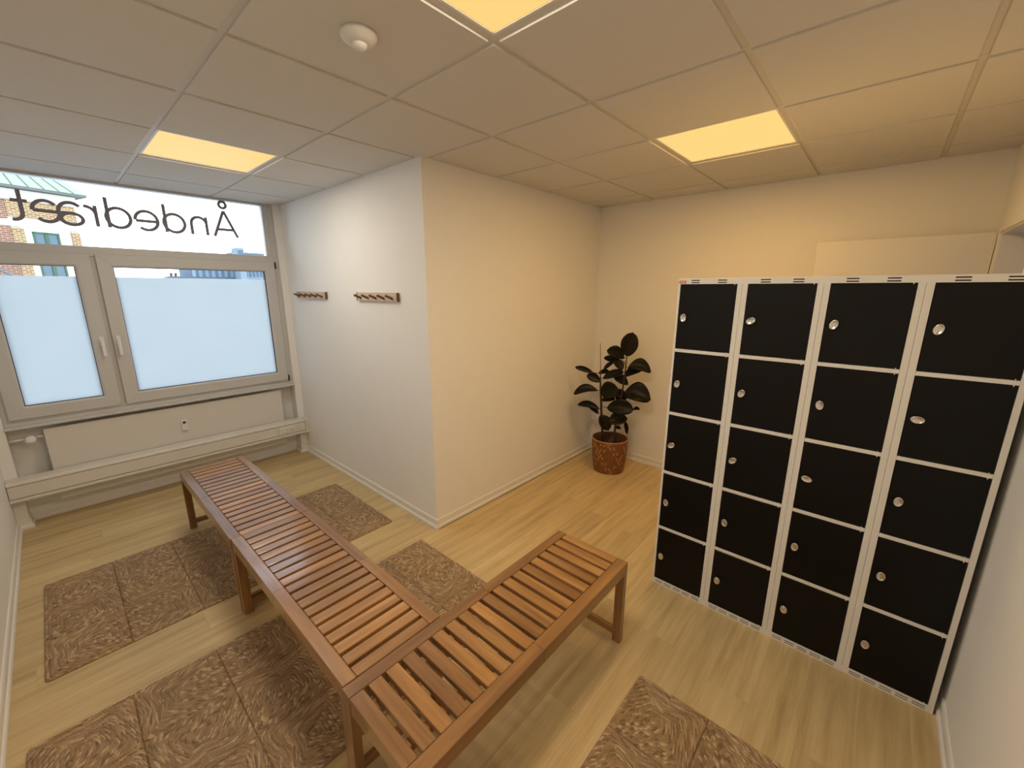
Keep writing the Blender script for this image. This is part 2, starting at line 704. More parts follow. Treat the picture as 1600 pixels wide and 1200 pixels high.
wa.box(XH - 0.016, XH, YC, 1.034, H + 0.001, H + 0.02)
build(wa, 'edge_angle', M['grid'], ce)

# ---- skirting boards
SK = [(0, 0), (0.017, 0), (0.017, 0.018), (0.013, 0.025), (0.009, 0.027), (0.009, 0.067), (0.005, 0.075), (0, 0.075)]


def baseboard(name, runs):
    m = MB()
    for p0, p1, n in runs:
        m.extrude(SK, p0, p1, n, (0, 0, 1))
    return struct(build(m, name, M['trimw']))


baseboard('baseboard_left', [((XL, YR, 0), (XL, PY, 0), (1, 0, 0))])
baseboard('baseboard_center', [((XH, YC - 0.017, 0), (XH, PY, 0), (-1, 0, 0)), ((XH, YC, 0), (XB, YC, 0), (0, -1, 0))])
baseboard('baseboard_right', [((XB, -3.05, 0), (XB, YC, 0), (-1, 0, 0))])
baseboard('baseboard_front', [((XL, YR, 0), (DX0 - 0.07, YR, 0), (0, 1, 0))])
baseboard('baseboard_back', [((XL, PY, 0), (PXL + 0.009, PY, 0), (0, -1, 0)), ((PXR - 0.009, PY, 0), (XH, PY, 0), (0, -1, 0)),
                             ((PXL, PY - 0.01, 0), (PXL, YW, 0), (1, 0, 0)), ((PXR, PY - 0.01, 0), (PXR, YW, 0), (-1, 0, 0)),
                             ((PXL, YW, 0), (PXR, YW, 0), (0, -1, 0))])

# ---- door standing open against the far wall, and its casing
d1 = struct(link('door_1', None, None, (3.77, YR + 0.015, 0)))
m = MB()
m.cbox(-0.02, 0.02, 0.0, 0.832, 0.008, 2.046, 0.002)
build(m, 'leaf', M['white'], d1)
m = MB()
m.lathe([(0.0, 0), (0.025, 0), (0.025, -0.008), (0.010, -0.010), (0.010, -0.045)], 16, (-0.02, 0.77, 1.02), 'x')
m.cbox(-0.072, -0.056, 0.645, 0.782, 1.010, 1.030, 0.004)
build(m, 'handle', M['chrome'], d1)
m = MB()
m.lathe([(0.007, -0.05), (0.007, 0.05)], 10, (-0.028, 0.004, 1.75))
m.lathe([(0.007, -0.05), (0.007, 0.05)], 10, (-0.028, 0.004, 0.25))
build(m, 'hinge', M['chrome'], d1)
cs = MB()
for x0, x1 in ((DX0 - 0.06, DX0 + 0.012), (DX1 - 0.012, DX1 + 0.02)):
    cs.cbox(x0, x1, YR, YR + 0.014, 0, DZ + 0.055, 0.003)
cs.cbox(DX0 - 0.06, DX1 + 0.02, YR, YR + 0.0145, DZ - 0.012, DZ + 0.056, 0.003)
cs.box(DX0, DX0 + 0.02, YR - 0.13, YR + 0.004, 0, DZ)
cs.box(DX1 - 0.02, DX1, YR - 0.13, YR + 0.004, 0, DZ)
cs.box(DX0, DX1, YR - 0.13, YR + 0.004, DZ - 0.02, DZ)
struct(build(cs, 'trim_1', M['white']))

# ------------------------------------------------------------------ window
win = struct(link('window_1', None, None, (0.72, 1.05, 0.745)))
win.matrix_parent_inverse.identity()
W0 = Vector((0.72, 1.05, 0.745))


def wpart(mb, name, mat, parent=win):
    me = mb.mesh(name, mat)
    o = link(name, me, parent)
    off = W0 if parent is win else Vector((0, 0, 0))
    me.transform(Matrix.Translation(-W0))
    return o


def mitred(mb, x0, x1, z0, z1, w, yf, yb, c=0.006, g=0.0005):
    """four members with mitred corners, front edges chamfered"""
    def member(p0, p1, inward):
        # cross-section: along inward direction 0..w, depth yf..yb
        p0, p1, n = Vector(p0), Vector(p1), Vector(inward)
        d = (p1 - p0).normalized()
        sec = [(0, yb), (0, yf + c * 0.5), (c * 0.5, yf), (w - c * 2, yf), (w, yf + c * 1.6), (w, yb)]
        vs = []
        for s, end in ((1, p0), (-1, p1)):
            for a, y in sec:
                q = end + n * a + d * (s * (a + g))
                vs.append((q.x, y, q.z))
        n6 = len(sec)
        fs = [(i, (i + 1) % n6, n6 + (i + 1) % n6, n6 + i) for i in range(n6)]
        fs += [tuple(range(n6))[::-1], tuple(range(n6, 2 * n6))]
        mb.add(vs, fs)
    member((x0, 0, z0), (x1, 0, z0), (0, 0, 1))
    member((x0, 0, z1), (x1, 0, z1), (0, 0, -1))
    member((x0, 0, z0), (x0, 0, z1), (1, 0, 0))
    member((x1, 0, z0), (x1, 0, z1), (-1, 0, 0))


f = MB()                                               # fixed frame
f.cbox(PXL, PXL + 0.040, 1.045, 1.12, 0.762, H, 0.002)
f.cbox(PXR - 0.040, PXR, 1.045, 1.12, 0.762, H, 0.002)
f.cbox(PXL + 0.040, PXR - 0.040, 1.046, 1.12, 0.762, 0.822, 0.002)
f.cbox(PXL + 0.040, PXR - 0.040, 1.046, 1.12, 1.962, 2.036, 0.003)
f.cbox(PXL + 0.040, PXR - 0.040, 1.046, 1.12, 2.490, H + 0.004, 0.002)
f.cbox(PXL + 0.040, PXL + 0.088, 1.050, 1.12, 2.03, 2.495, 0.002)
f.cbox(PXR - 0.088, PXR - 0.040, 1.050, 1.12, 2.03, 2.495, 0.002)
f.cbox(0.362, 0.408, 1.052, 1.12, 0.815, 1.97, 0.002)
wpart(f, 'window_frame', M['pvc'])
s = MB()
s.cbox(PXL - 0.001, PXR + 0.001, 0.988, 1.145, 0.7455, 0.764, 0.004)
s.cbox(PXL + 0.001, PXR - 0.001, 1.022, 1.05, 0.763, 0.785, 0.003)
wpart(s, 'window_sill', M['pvc'])
g = MB()
g.box(PXL + 0.08, PXR - 0.08, 1.074, 1.080, 2.03, 2.497)
wpart(g, 'pane', M['glass'])
for x0, x1, side in ((-0.222, 0.370, 1), (0.399, 1.645, -1)):
    sb = MB()
    mitred(sb, x0, x1, 0.808, 1.981, 0.090, 1.028, 1.10)
    sash = wpart(sb, 'sash', M['pvc'])
    gb = MB()                                          # dark glazing gasket
    mitred(gb, x0 + 0.0895, x1 - 0.0895, 0.8975, 1.8915, 0.004, 1.044, 1.09, 0.001)
    wpart(gb, 'gasket', M['gap'], sash)
    g = MB()
    g.box(x0 + 0.088, x1 - 0.088, 1.064, 1.070, 0.896, 1.893)
    wpart(g, 'pane', M['glass'], sash)
    fr = MB()
    fr.add([(x0 + 0.0925, 1.0615, 0.9005), (x1 - 0.0925, 1.0615, 0.9005), (x1 - 0.0925, 1.0615, 1.815), (x0 + 0.0925, 1.0615, 1.815)], [(0, 1, 2, 3)])
    wpart(fr, 'frosted_film', M['frost'], sash)
    hx = x1 - 0.034 if side == 1 else x0 + 0.030
    h = MB()
    h.cbox(hx - 0.014, hx + 0.014, 1.019, 1.029, 1.295, 1.365, 0.003)
    h.cbox(hx - 0.008, hx + 0.008, 0.990, 1.020, 1.322, 1.340, 0.003)
    h.cbox(hx - 0.010, hx + 0.010, 0.982, 0.998, 1.215, 1.345, 0.004)
    wpart(h, 'window_handle', M['white'], sash)
    if side == -1:
        hg = MB()
        for z in (0.83, 1.95):
            hg.lathe([(0.007, -0.03), (0.007, 0.03)], 10, (x1 + 0.006, 1.028, z))
        wpart(hg, 'hinge', M['gap'], sash)

# ---- lettering on the upper pane (reads correctly from the street)
lt = thing('window_lettering', 'large grey mirrored lettering across the clear upper window pane', 'lettering', (0.7, 1.0735, 2.18))


def arc(cx, cz, rx, rz, a0, a1, n=28):
    return [(cx + rx * math.cos(math.radians(a0 + (a1 - a0) * i / n)), cz + rz * math.sin(math.radians(a0 + (a1 - a0) * i / n))) for i in range(n + 1)]


def letter(strokes, w=0.0225):
    m = MB()
    for q, st in enumerate(strokes):
        pts = [Vector((x, z)) for x, z in st]
        closed = (pts[0] - pts[-1]).length < 1e-5
        n = len(pts)
        vs = []
        ya, yb = -0.0006 - 0.00012 * q, 0.0004
        for i, p in enumerate(pts):
            if closed:
                d = (pts[(i + 1) % (n - 1)] - pts[(i - 1) % (n - 1)])
            else:
                d = pts[min(i + 1, n - 1)] - pts[max(i - 1, 0)]
            d.normalize()
            nn = Vector((-d.y, d.x)) * (w / 2)
            for y in (ya, yb):
                vs.append((p.x + nn.x - 0.7, y, p.y + nn.y - 2.18))
                vs.append((p.x - nn.x - 0.7, y, p.y - nn.y - 2.18))
        fs = []
        for i in range(n - 1):
            a, b = 4 * i, 4 * i + 4
            fs += [(a, b, b + 1, a + 1), (a + 2, a + 3, b + 3, b + 2), (a, a + 2, b + 2, b), (a + 1, b + 1, b + 3, a + 3)]
        if not closed:
            fs += [(0, 1, 3, 2), (4 * n - 4, 4 * n - 2, 4 * n - 1, 4 * n - 3)]
        m.add(vs, fs)
    build(m, 'letter', M['letter'], lt)


RB = 0.0695
letter([[(1.201, 2.185), (1.290, 2.405)], [(1.290, 2.405), (1.379, 2.185)], [(1.226, 2.247), (1.354, 2.247)],
        arc(1.289, 2.456, 0.0265, 0.0265, 0, 360)])
letter([[(1.150, 2.186), (1.150, 2.336)], arc(1.096, 2.274, 0.054, 0.056, 0, 180), [(1.042, 2.276), (1.042, 2.186)]])
letter([[(0.868, 2.186), (0.868, 2.405)], arc(0.926, 2.262, RB, 0.0715, 0, 360)])
letter([arc(0.748, 2.262, RB, 0.0715, 180, -130), [(0.682, 2.258), (0.815, 2.258)]])
letter([[(0.523, 2.187), (0.523, 2.405)], arc(0.582, 2.263, RB, 0.0715, 0, 360)])
letter([[(0.458, 2.186), (0.458, 2.336)], arc(0.400, 2.268, 0.058, 0.058, 5, 92, 14)])
letter([arc(0.203, 2.264, 0.064, 0.070, 180, 40), [(0.140, 2.266), (0.262, 2.262)], arc(0.205, 2.263, 0.064, 0.070, 225, 360),
        arc(0.328, 2.276, 0.062, 0.062, 40, 180), [(0.266, 2.278), (0.262, 2.262)],
        arc(0.327, 2.226, 0.056, 0.040, 0, 360), [(0.268, 2.262), (0.325, 2.266)]])
letter([[(0.090, 2.388), (0.090, 2.235)] + arc(0.048, 2.235, 0.042, 0.043, 0, -105, 12), [(0.046, 2.318), (0.124, 2.318)]])

# ------------------------------------------------------------------ lights in the ceiling
LIGHT_LABEL = {(1, 0): 'square warm-lit ceiling panel nearest the window, before the lettered pane',
               (1, 4): 'square warm-lit ceiling panel beside the round white ceiling sensor',
               (4, 4): 'square warm-lit ceiling panel in front of the black lockers'}
for (i, j) in sorted(PANELS):
    cx, cy = 0.6 * i + 0.3, -0.6 * j - 0.3
    t = thing('ceiling_light', LIGHT_LABEL[(i, j)], 'ceiling light', (cx, cy, H), 0, 'warm light panels in the suspended ceiling')
    fm = MB()
    e, w = 0.2875, 0.012
    fm.cbox(-e, e, -e, -e + w, -0.001, 0.03, 0.001)
    fm.cbox(-e, e, e - w, e, -0.001, 0.03, 0.001)
    fm.cbox(-e, -e + w, -e + w, e - w, -0.001, 0.03, 0.001)
    fm.cbox(e - w, e, -e + w, e - w, -0.001, 0.03, 0.001)
    build(fm, 'light_frame', M['white'], t)
    df = MB()
    df.box(-e + w, e - w, -e + w, e - w, 0.002, 0.008)
    build(df, 'diffuser', M['glow'], t)
    ld = bpy.data.lights.new('panel_lamp', 'AREA')
    ld.shape = 'SQUARE'
    ld.size = 0.54
    ld.energy = PANEL_WATTS[(i, j)]
    ld.color = PANEL_COLOR[(i, j)]
    lo = bpy.data.objects.new('panel_lamp', ld)
    COL.objects.link(lo)
    lo.parent = t
    lo.location = (0, 0, 0.0005)

t = thing('ceiling_sensor', 'round white sensor with small dome fixed to a ceiling tile', 'sensor', (0.884, -2.117, H - 0.0075))
m = MB()
m.lathe([(0.056, 0.0), (0.056, -0.010), (0.052, -0.018), (0.040, -0.026), (0.030, -0.030), (0.0, -0.030)][::-1], 40)
build(m, 'sensor_body', M['white'], t)
m = MB()
m.lathe([(0.0, -0.046), (0.010, -0.0455), (0.018, -0.042), (0.023, -0.036), (0.024, -0.028)], 28)
build(m, 'lens_dome', M['white'], t)

# ------------------------------------------------------------------ peg rails
def peg_rail(label, y0, y1):
    t = thing('peg_rail', label, 'coat rack', (XH, (y0 + y1) / 2, 1.670), 0, 'wooden peg rails on the white wall')
    L = y1 - y0
    m = MB()
    m.cbox(-0.5 * L, 0.5 * L, -0.009, 0.009, -0.031, 0.031, 0.001)
    build(m, 'rail_board', M['birch'], t, loc=(-0.009, 0, 0), rot=(0, 0, PI / 2))
    for s in (-1, 1):
        m = MB()
        m.cbox(-0.021, 0.0, s * (L / 2 + 0.004) - 0.004, s * (L / 2 + 0.004) + 0.004, -0.031, 0.031, 0.001)
        build(m, 'end_cap', M['peg'], t)
    for k in range(5):
        y = -L / 2 + L * (k + 0.5) / 5
        m = MB()
        m.tube([(-0.012, 0, -0.014), (-0.058, 0, 0.006), (-0.072, 0, 0.012)], [0.0085, 0.0085, 0.0085], 12)
        build(m, 'peg', M['peg'], t, loc=(0, y, 0))
    return t


peg_rail('pale wooden peg rail with five dark pegs, the one beside the window', 0.179, 0.772)
peg_rail('pale wooden peg rail with five dark pegs, the one beside the wall corner', -0.928, -0.380)

# ------------------------------------------------------------------ radiator, trunking
t = thing('radiator', 'flat warm white panel radiator under the window sill', 'radiator', (0.74, 1.10, 0))
RX, RY = 0.74, 1.10


def rpart(m, name, mat, par=t):
    me = m.mesh(name, mat)
    me.transform(Matrix.Translation((-RX, -RY, 0)))
    return link(name, me, par)


m = MB()
m.cbox(-0.078, 1.555, 1.022, 1.030, 0.150, 0.716, 0.003)
rpart(m, 'front_panel', M['beige'])
m = MB()
m.cbox(-0.074, 1.551, 1.031, 1.085, 0.156, 0.700, 0.004)
rpart(m, 'radiator_body', M['beige'])
m = MB()
for x in (0.1, 0.74, 1.38):
    m.box(x - 0.02, x + 0.02, 1.085, 1.139, 0.2, 0.62)
rpart(m, 'wall_bracket', M['beige'])
m = MB()
m.tube([(-0.251, 1.055, 0.655), (-0.170, 1.055, 0.655)], 0.011, 12)
rpart(m, 'pipe', M['white'])
m = MB()
m.tube([(-0.125, 1.055, 0.660), (-0.074, 1.055, 0.660)], 0.012, 12)
rpart(m, 'pipe', M['white'])
m = MB()
m.lathe([(0.0, -0.036), (0.020, -0.036), (0.027, -0.030), (0.029, -0.010), (0.027, 0.010), (0.022, 0.03), (0.018, 0.05)], 24, (-0.146, 1.022, 0.657), 'y')
v = rpart(m, 'thermostat_knob', M['white'])
m = MB()
m.tube([(1.551, 1.055, 0.205), (1.684, 1.055, 0.205)], 0.009, 10)
rpart(m, 'pipe', M['beige'])
m = MB()
m.tube([(1.551, 1.055, 0.245), (1.684, 1.055, 0.245)], 0.009, 10)
rpart(m, 'pipe', M['beige'])
m = MB()
m.lathe([(0.016, -0.02), (0.016, 0.02)], 12, (1.59, 1.055, 0.205), 'x')
rpart(m, 'pipe_union', M['beige'])
m = MB()
m.cbox(0.716, 0.758, 1.002, 1.023, 0.500, 0.592, 0.004)
hm = rpart(m, 'heat_meter', M['white'])
m = MB()
m.box(0.726, 0.748, 1.0012, 1.0025, 0.562, 0.582)
rpart(m, 'display', M['gap'], hm)

t = thing('cable_trunking', 'long warm white cable trunking with sockets running in front of the radiator', 'cable trunking', (0.72, 1.0, 0.24))
RX, RY = 0.72, 1.0


def tpart(m, name, mat, par=t):
    me = m.mesh(name, mat)
    me.transform(Matrix.Translation((-0.72, -1.0, -0.24)))
    return link(name, me, par)


m = MB()
prof = [(1.005, 0.24), (0.912, 0.24), (0.905, 0.247), (0.905, 0.256), (0.909, 0.258), (0.909, 0.266), (0.905, 0.270),
        (0.920, 0.270), (0.920, 0.366), (0.906, 0.368), (0.907, 0.378), (0.914, 0.392), (1.005, 0.396)]
m.extrude(prof, (XL + 0.002, 0, 0), (XH - 0.0015, 0, 0), (0, 1, 0), (0, 0, 1))
tpart(m, 'channel', M['beige'])
for a, b in ((XL + 0.004, 1.438), (1.440, 1.652), (1.654, 1.712)):
    m = MB()
    m.cbox(a, b, 0.9095, 0.9145, 0.2735, 0.3630, 0.0008)
    tpart(m, 'cover', M['beige'])
m = MB()
m.cbox(1.714, XH - 0.001, 0.9035, 1.006, 0.238, 0.398, 0.002)
tpart(m, 'end_cap', M['beige'])
for k in range(3):
    x = 1.482 + 0.05 * k
    m = MB()
    m.cbox(x - 0.024, x + 0.024, 0.9040, 0.9084, 0.292, 0.346, 0.0015)
    so = tpart(m, 'socket_outlet', M['white'])
    m = MB()
    if k < 2:
        for dx, dz in ((-0.008, 0.006), (0.008, 0.006), (0, -0.010)):
            m.lathe([(0.0034, 0), (0.0034, -0.0006)], 8, (x + dx, 0.9039, 0.319 + dz), 'y')
    else:
        m.box(x - 0.015, x - 0.005, 0.9033, 0.9039, 0.306, 0.314)
        m.box(x + 0.005, x + 0.015, 0.9033, 0.9039, 0.306, 0.314)
    tpart(m, 'contact_hole', M['gap'], so)

t = thing('wall_outlet', 'small white wall outlet low in the corner behind the plant', 'outlet', (3.81, YC, 0.27))
m = MB()
m.cbox(-0.04, 0.04, -0.010, 0.0, -0.04, 0.04, 0.003)
build(m, 'outlet_plate', M['white'], t)
m = MB()
for dx, dz in ((-0.012, 0.008), (0.012, 0.008), (0, -0.012)):
    m.lathe([(0.004, 0), (0.004, -0.0006)], 8, (dx, -0.0099, dz), 'y')
build(m, 'contact_hole', M['gap'], t)

# ------------------------------------------------------------------ lockers
LX, LD = 2.268, 0.50
LY0, LY1, LH = -2.669, -3.879, 1.779
lk = thing('locker_cabinet', 'pale grey steel locker cabinet with twenty black doors, beside the open door', 'lockers', (LX, (LY0 + LY1) / 2, 0))
LC = Vector((LX, (LY0 + LY1) / 2, 0))


def lpart(m, name, mat, par=None, at=None):
    me = m.mesh(name, mat)
    me.transform(Matrix.Translation(-(at if at is not None else LC)))
    return link(name, me, par or lk)


SEAM = [LY0, -2.9655, -3.272, -3.5775, LY1]
DOOR = [(-2.683, -2.942), (-2.991, -3.248), (-3.297, -3.553), (-3.603, -3.858)]
TOPS = [1.750 - 0.3466 * k for k in range(5)]
DH = 0.325
m = MB()
m.cbox(LX + 0.02, LX + LD, LY1, LY1 + 0.012, 0, LH - 0.001, 0.001)
lpart(m, 'side_panel', M['steel'])
m = MB()
m.cbox(LX + 0.02, LX + LD, LY0 - 0.012, LY0, 0, LH - 0.001, 0.001)
lpart(m, 'side_panel', M['steel'])
m = MB()
m.cbox(LX + LD - 0.01, LX + LD, LY1 + 0.012, LY0 - 0.012, 0, LH - 0.001, 0.001)
lpart(m, 'back_panel', M['steel'])
m = MB()
m.cbox(LX + 0.002, LX + LD, LY1, LY0, LH - 0.001, LH + 0.001, 0.0005)
lpart(m, 'top_panel', M['steel'])
m = MB()
for z in [0.012] + [t_ + 0.010 for t_ in TOPS[1:]]:
    m.box(LX + 0.03, LX + LD - 0.011, LY1 + 0.013, LY0 - 0.013, z - 0.002, z + 0.002)
for y in SEAM[1:-1]:
    m.box(LX + 0.03, LX + LD - 0.011, y - 0.002, y + 0.002, 0.0, LH - 0.002)
m.box(LX + 0.03, LX + 0.034, LY1 + 0.013, LY0 - 0.013, 0.0, LH - 0.002)  # dark sheets behind doors and vent slots, standing in for inside shade
m.box(LX + 0.004, LX + 0.006, LY1 + 0.002, LY0 - 0.002, 0.0005, 0.0335)
m.box(LX + 0.004, LX + 0.006, LY1 + 0.002, LY0 - 0.002, 1.7535, LH - 0.0015)
lpart(m, 'divider_and_shade_backing', M['dim'])
for c in range(4):
    a, b = SEAM[c], SEAM[c + 1]
    da, db = DOOR[c]
    for y0, y1 in ((a - (0.0004 if c else 0), da + 0.0022), (db - 0.0022, b + (0.0004 if c < 3 else 0))):
        m = MB()
        m.cbox(LX, LX + 0.03, y1, y0, 0.034, 1.753, 0.0007)
        lpart(m, 'upright', M['steel'])
    for k in range(4):
        m = MB()
        m.cbox(LX, LX + 0.03, db - 0.002, da + 0.002, TOPS[k + 1] + 0.0022, TOPS[k] - DH - 0.0022, 0.001)
        lpart(m, 'crossbar', M['steel'])


def slotted(z0, z1, slots):
    """front strip with real slots: slots are (y0, y1, z0, z1)"""
    ys = sorted({LY1, LY0} | {v for s_ in slots for v in s_[:2]})
    zs = sorted({z0, z1} | {v for s_ in slots for v in s_[2:]})
    m = MB()
    for ya, yb in zip(ys, ys[1:]):
        for za, zb in zip(zs, zs[1:]):
            yc, zc = (ya + yb) / 2, (za + zb) / 2
            if any(s_[0] < yc < s_[1] and s_[2] < zc < s_[3] for s_ in slots):
                continue
            m.box(LX + 0.0003, LX + 0.0022, ya, yb, za, zb)
    return m


sl = []
for c in range(4):
    for o in (0.064, 0.188):
        y = LY0 - 0.305 * c - o
        sl += [(y - 0.040, y, 1.7570, 1.7618), (y - 0.040, y, 1.7678, 1.7726)]
lpart(slotted(1.7525, LH, sl), 'top_strip', M['steel'])
sl = []
for c in range(4):
    for o in range(5):
        y = LY0 - 0.305 * c - 0.020 - 0.0525 * o
        sl += [(y - 0.040, y, 0.0075, 0.0125), (y - 0.040, y, 0.0180, 0.0230)]
lpart(slotted(0.0, 0.0345, sl), 'bottom_strip', M['steel'])
m = MB()
m.box(LX - 0.0006, LX + 0.0003, -2.708, -2.673, 1.7555, 1.7690)
stk = lpart(m, 'brand_sticker', M['red'])
m = MB()
m.box(LX - 0.0009, LX - 0.0006, -2.704, -2.677, 1.7605, 1.7640)
lpart(m, 'sticker_stripe', M['paper'], stk)

lock_m = MB()                                          # chrome disc on a short stem
lock_m.lathe([(0.008, 0.006), (0.008, -0.012), (0.0165, -0.013), (0.0175, -0.016), (0.0165, -0.0185), (0.0145, -0.0185), (0.013, -0.0168), (0.004, -0.0164), (0.0, -0.0164)], 28, (0, 0, 0), 'x', sx=0.84, sy=1.2)
lock_m.cbox(-0.0182, -0.0155, -0.0015, 0.0015, -0.015, 0.015, 0.0004)
LOCK = lock_m.mesh('lock', M['chrome'])
pin_m = MB()
pin_m.lathe([(0.0018, -0.0032), (0.0018, 0.0032)], 8)
PIN = pin_m.mesh('hinge_pin', M['white'])
SPIN = {(0, 1): 0.25, (0, 2): 0.9, (1, 0): 1.0, (1, 1): 0.4, (1, 2): 0.75, (2, 0): 0.3, (2, 2): 1.75, (3, 0): 0.25, (3, 1): 1.62}
for c in range(4):
    da, db = DOOR[c]
    dw = da - db
    dm = MB()
    dm.cbox(0, 0.020, -dw, 0, -DH, 0, 0.0014)
    DM = dm.mesh('door', M['black'])
    for k in range(5):
        d = link('door', DM, lk, (-0.0012, da - LC.y, TOPS[k]))
        link('lock', LOCK, d, (0, -0.0315, -0.165), (SPIN.get((c, k), random.uniform(-0.12, 0.12)), 0, 0))
        link('hinge_pin', PIN, d, (0.001, -dw + 0.010, 0.0005))
        link('hinge_pin', PIN, d, (0.001, -dw + 0.010, -DH - 0.0005))

# ------------------------------------------------------------------ benches
BL, BW, BH = 1.2235, 0.4050, 0.450
BAR = {}


def bar(parent, name, loc, L, W, T, axis, mat, c=0.0015):
    key = (name, round(L, 4), round(W, 4), round(T, 4), mat)
    if key not in BAR:
        m = MB()
        m.cbox(-L / 2, L / 2, -W / 2, W / 2, -T / 2, T / 2, c)
        BAR[key] = m.mesh(name, M[mat])
    rot = {'x': (0, 0, 0), 'y': (0, 0, PI / 2), 'z': (0, -PI / 2, 0)}[axis]
    return link(name, BAR[key], parent, loc, rot)


def make_bench(label, joint=0.46):
    t = thing('slatted_bench', label, 'bench', (0, 0, 0), 0, 'slatted wooden benches')
    rw, rh = 0.050, 0.060
    jx = BL * joint
    for s in (-1, 1):
        y = s * (BW / 2 - rw / 2)
        ja = jx if s < 0 else BL * 0.52
        bar(t, 'rail', (ja / 2 - BL / 2, y, BH - rh / 2), ja - 0.0004, rw, rh, 'x', 'benchdark', 0.002)
        bar(t, 'rail', (ja + (BL - ja) / 2 - BL / 2, y, BH - rh / 2), BL - ja - 0.0004, rw, rh, 'x', 'benchdark', 0.002)
        bar(t, 'support_batten', (0, s * 0.085, BH - 0.0365), BL - 0.08, 0.030, 0.024, 'x', 'benchdark')
        for e in (-1, 1):
            bar(t, 'leg', (e * (BL / 2 - 0.017), s * (BW / 2 - 0.0215), (BH - rh) / 2), BH - rh, 0.042, 0.033, 'z', 'benchdark', 0.002)
    n, sw = 19, 0.0485
    pitch = (BL - 0.001 - sw) / (n - 1)
    for k in range(n):
        x = -BL / 2 + 0.0005 + sw / 2 + pitch * k
        bar(t, 'slat', (x, 0, BH - 0.0120), BW - 2 * rw - 0.003, sw, 0.0235, 'y', 'bench', 0.0022)
    for e in (-1, 1):
        bar(t, 'end_apron', (e * (BL / 2 - 0.012), 0, BH - 0.046), BW - 2 * rw - 0.001, 0.018, 0.050, 'y', 'benchdark')
        bar(t, 'stretcher', (e * (BL / 2 - 0.018), 0, 0.052), BW - 2 * 0.0435, 0.022, 0.036, 'y', 'benchdark')
    return t


b1 = make_bench('slatted brown wooden bench standing closest to the window and radiator')
b2 = copy_tree(b1)
b2['label'] = 'slatted brown wooden bench in the middle of the row, between the two others'
b3 = copy_tree(b1)
b3['label'] = 'slatted brown wooden bench set crosswise, its end toward the black lockers'
b1.location = (0.729, -0.4945, 0)
b1.rotation_euler = (0, 0, PI / 2)
b2.location = (0.733, -1.7205, 0)
b2.rotation_euler = (0, 0, PI / 2)
b3.location = (1.1365, -2.5385, 0)

# ------------------------------------------------------------------ seagrass rugs
TS, RTH = 0.300, 0.013


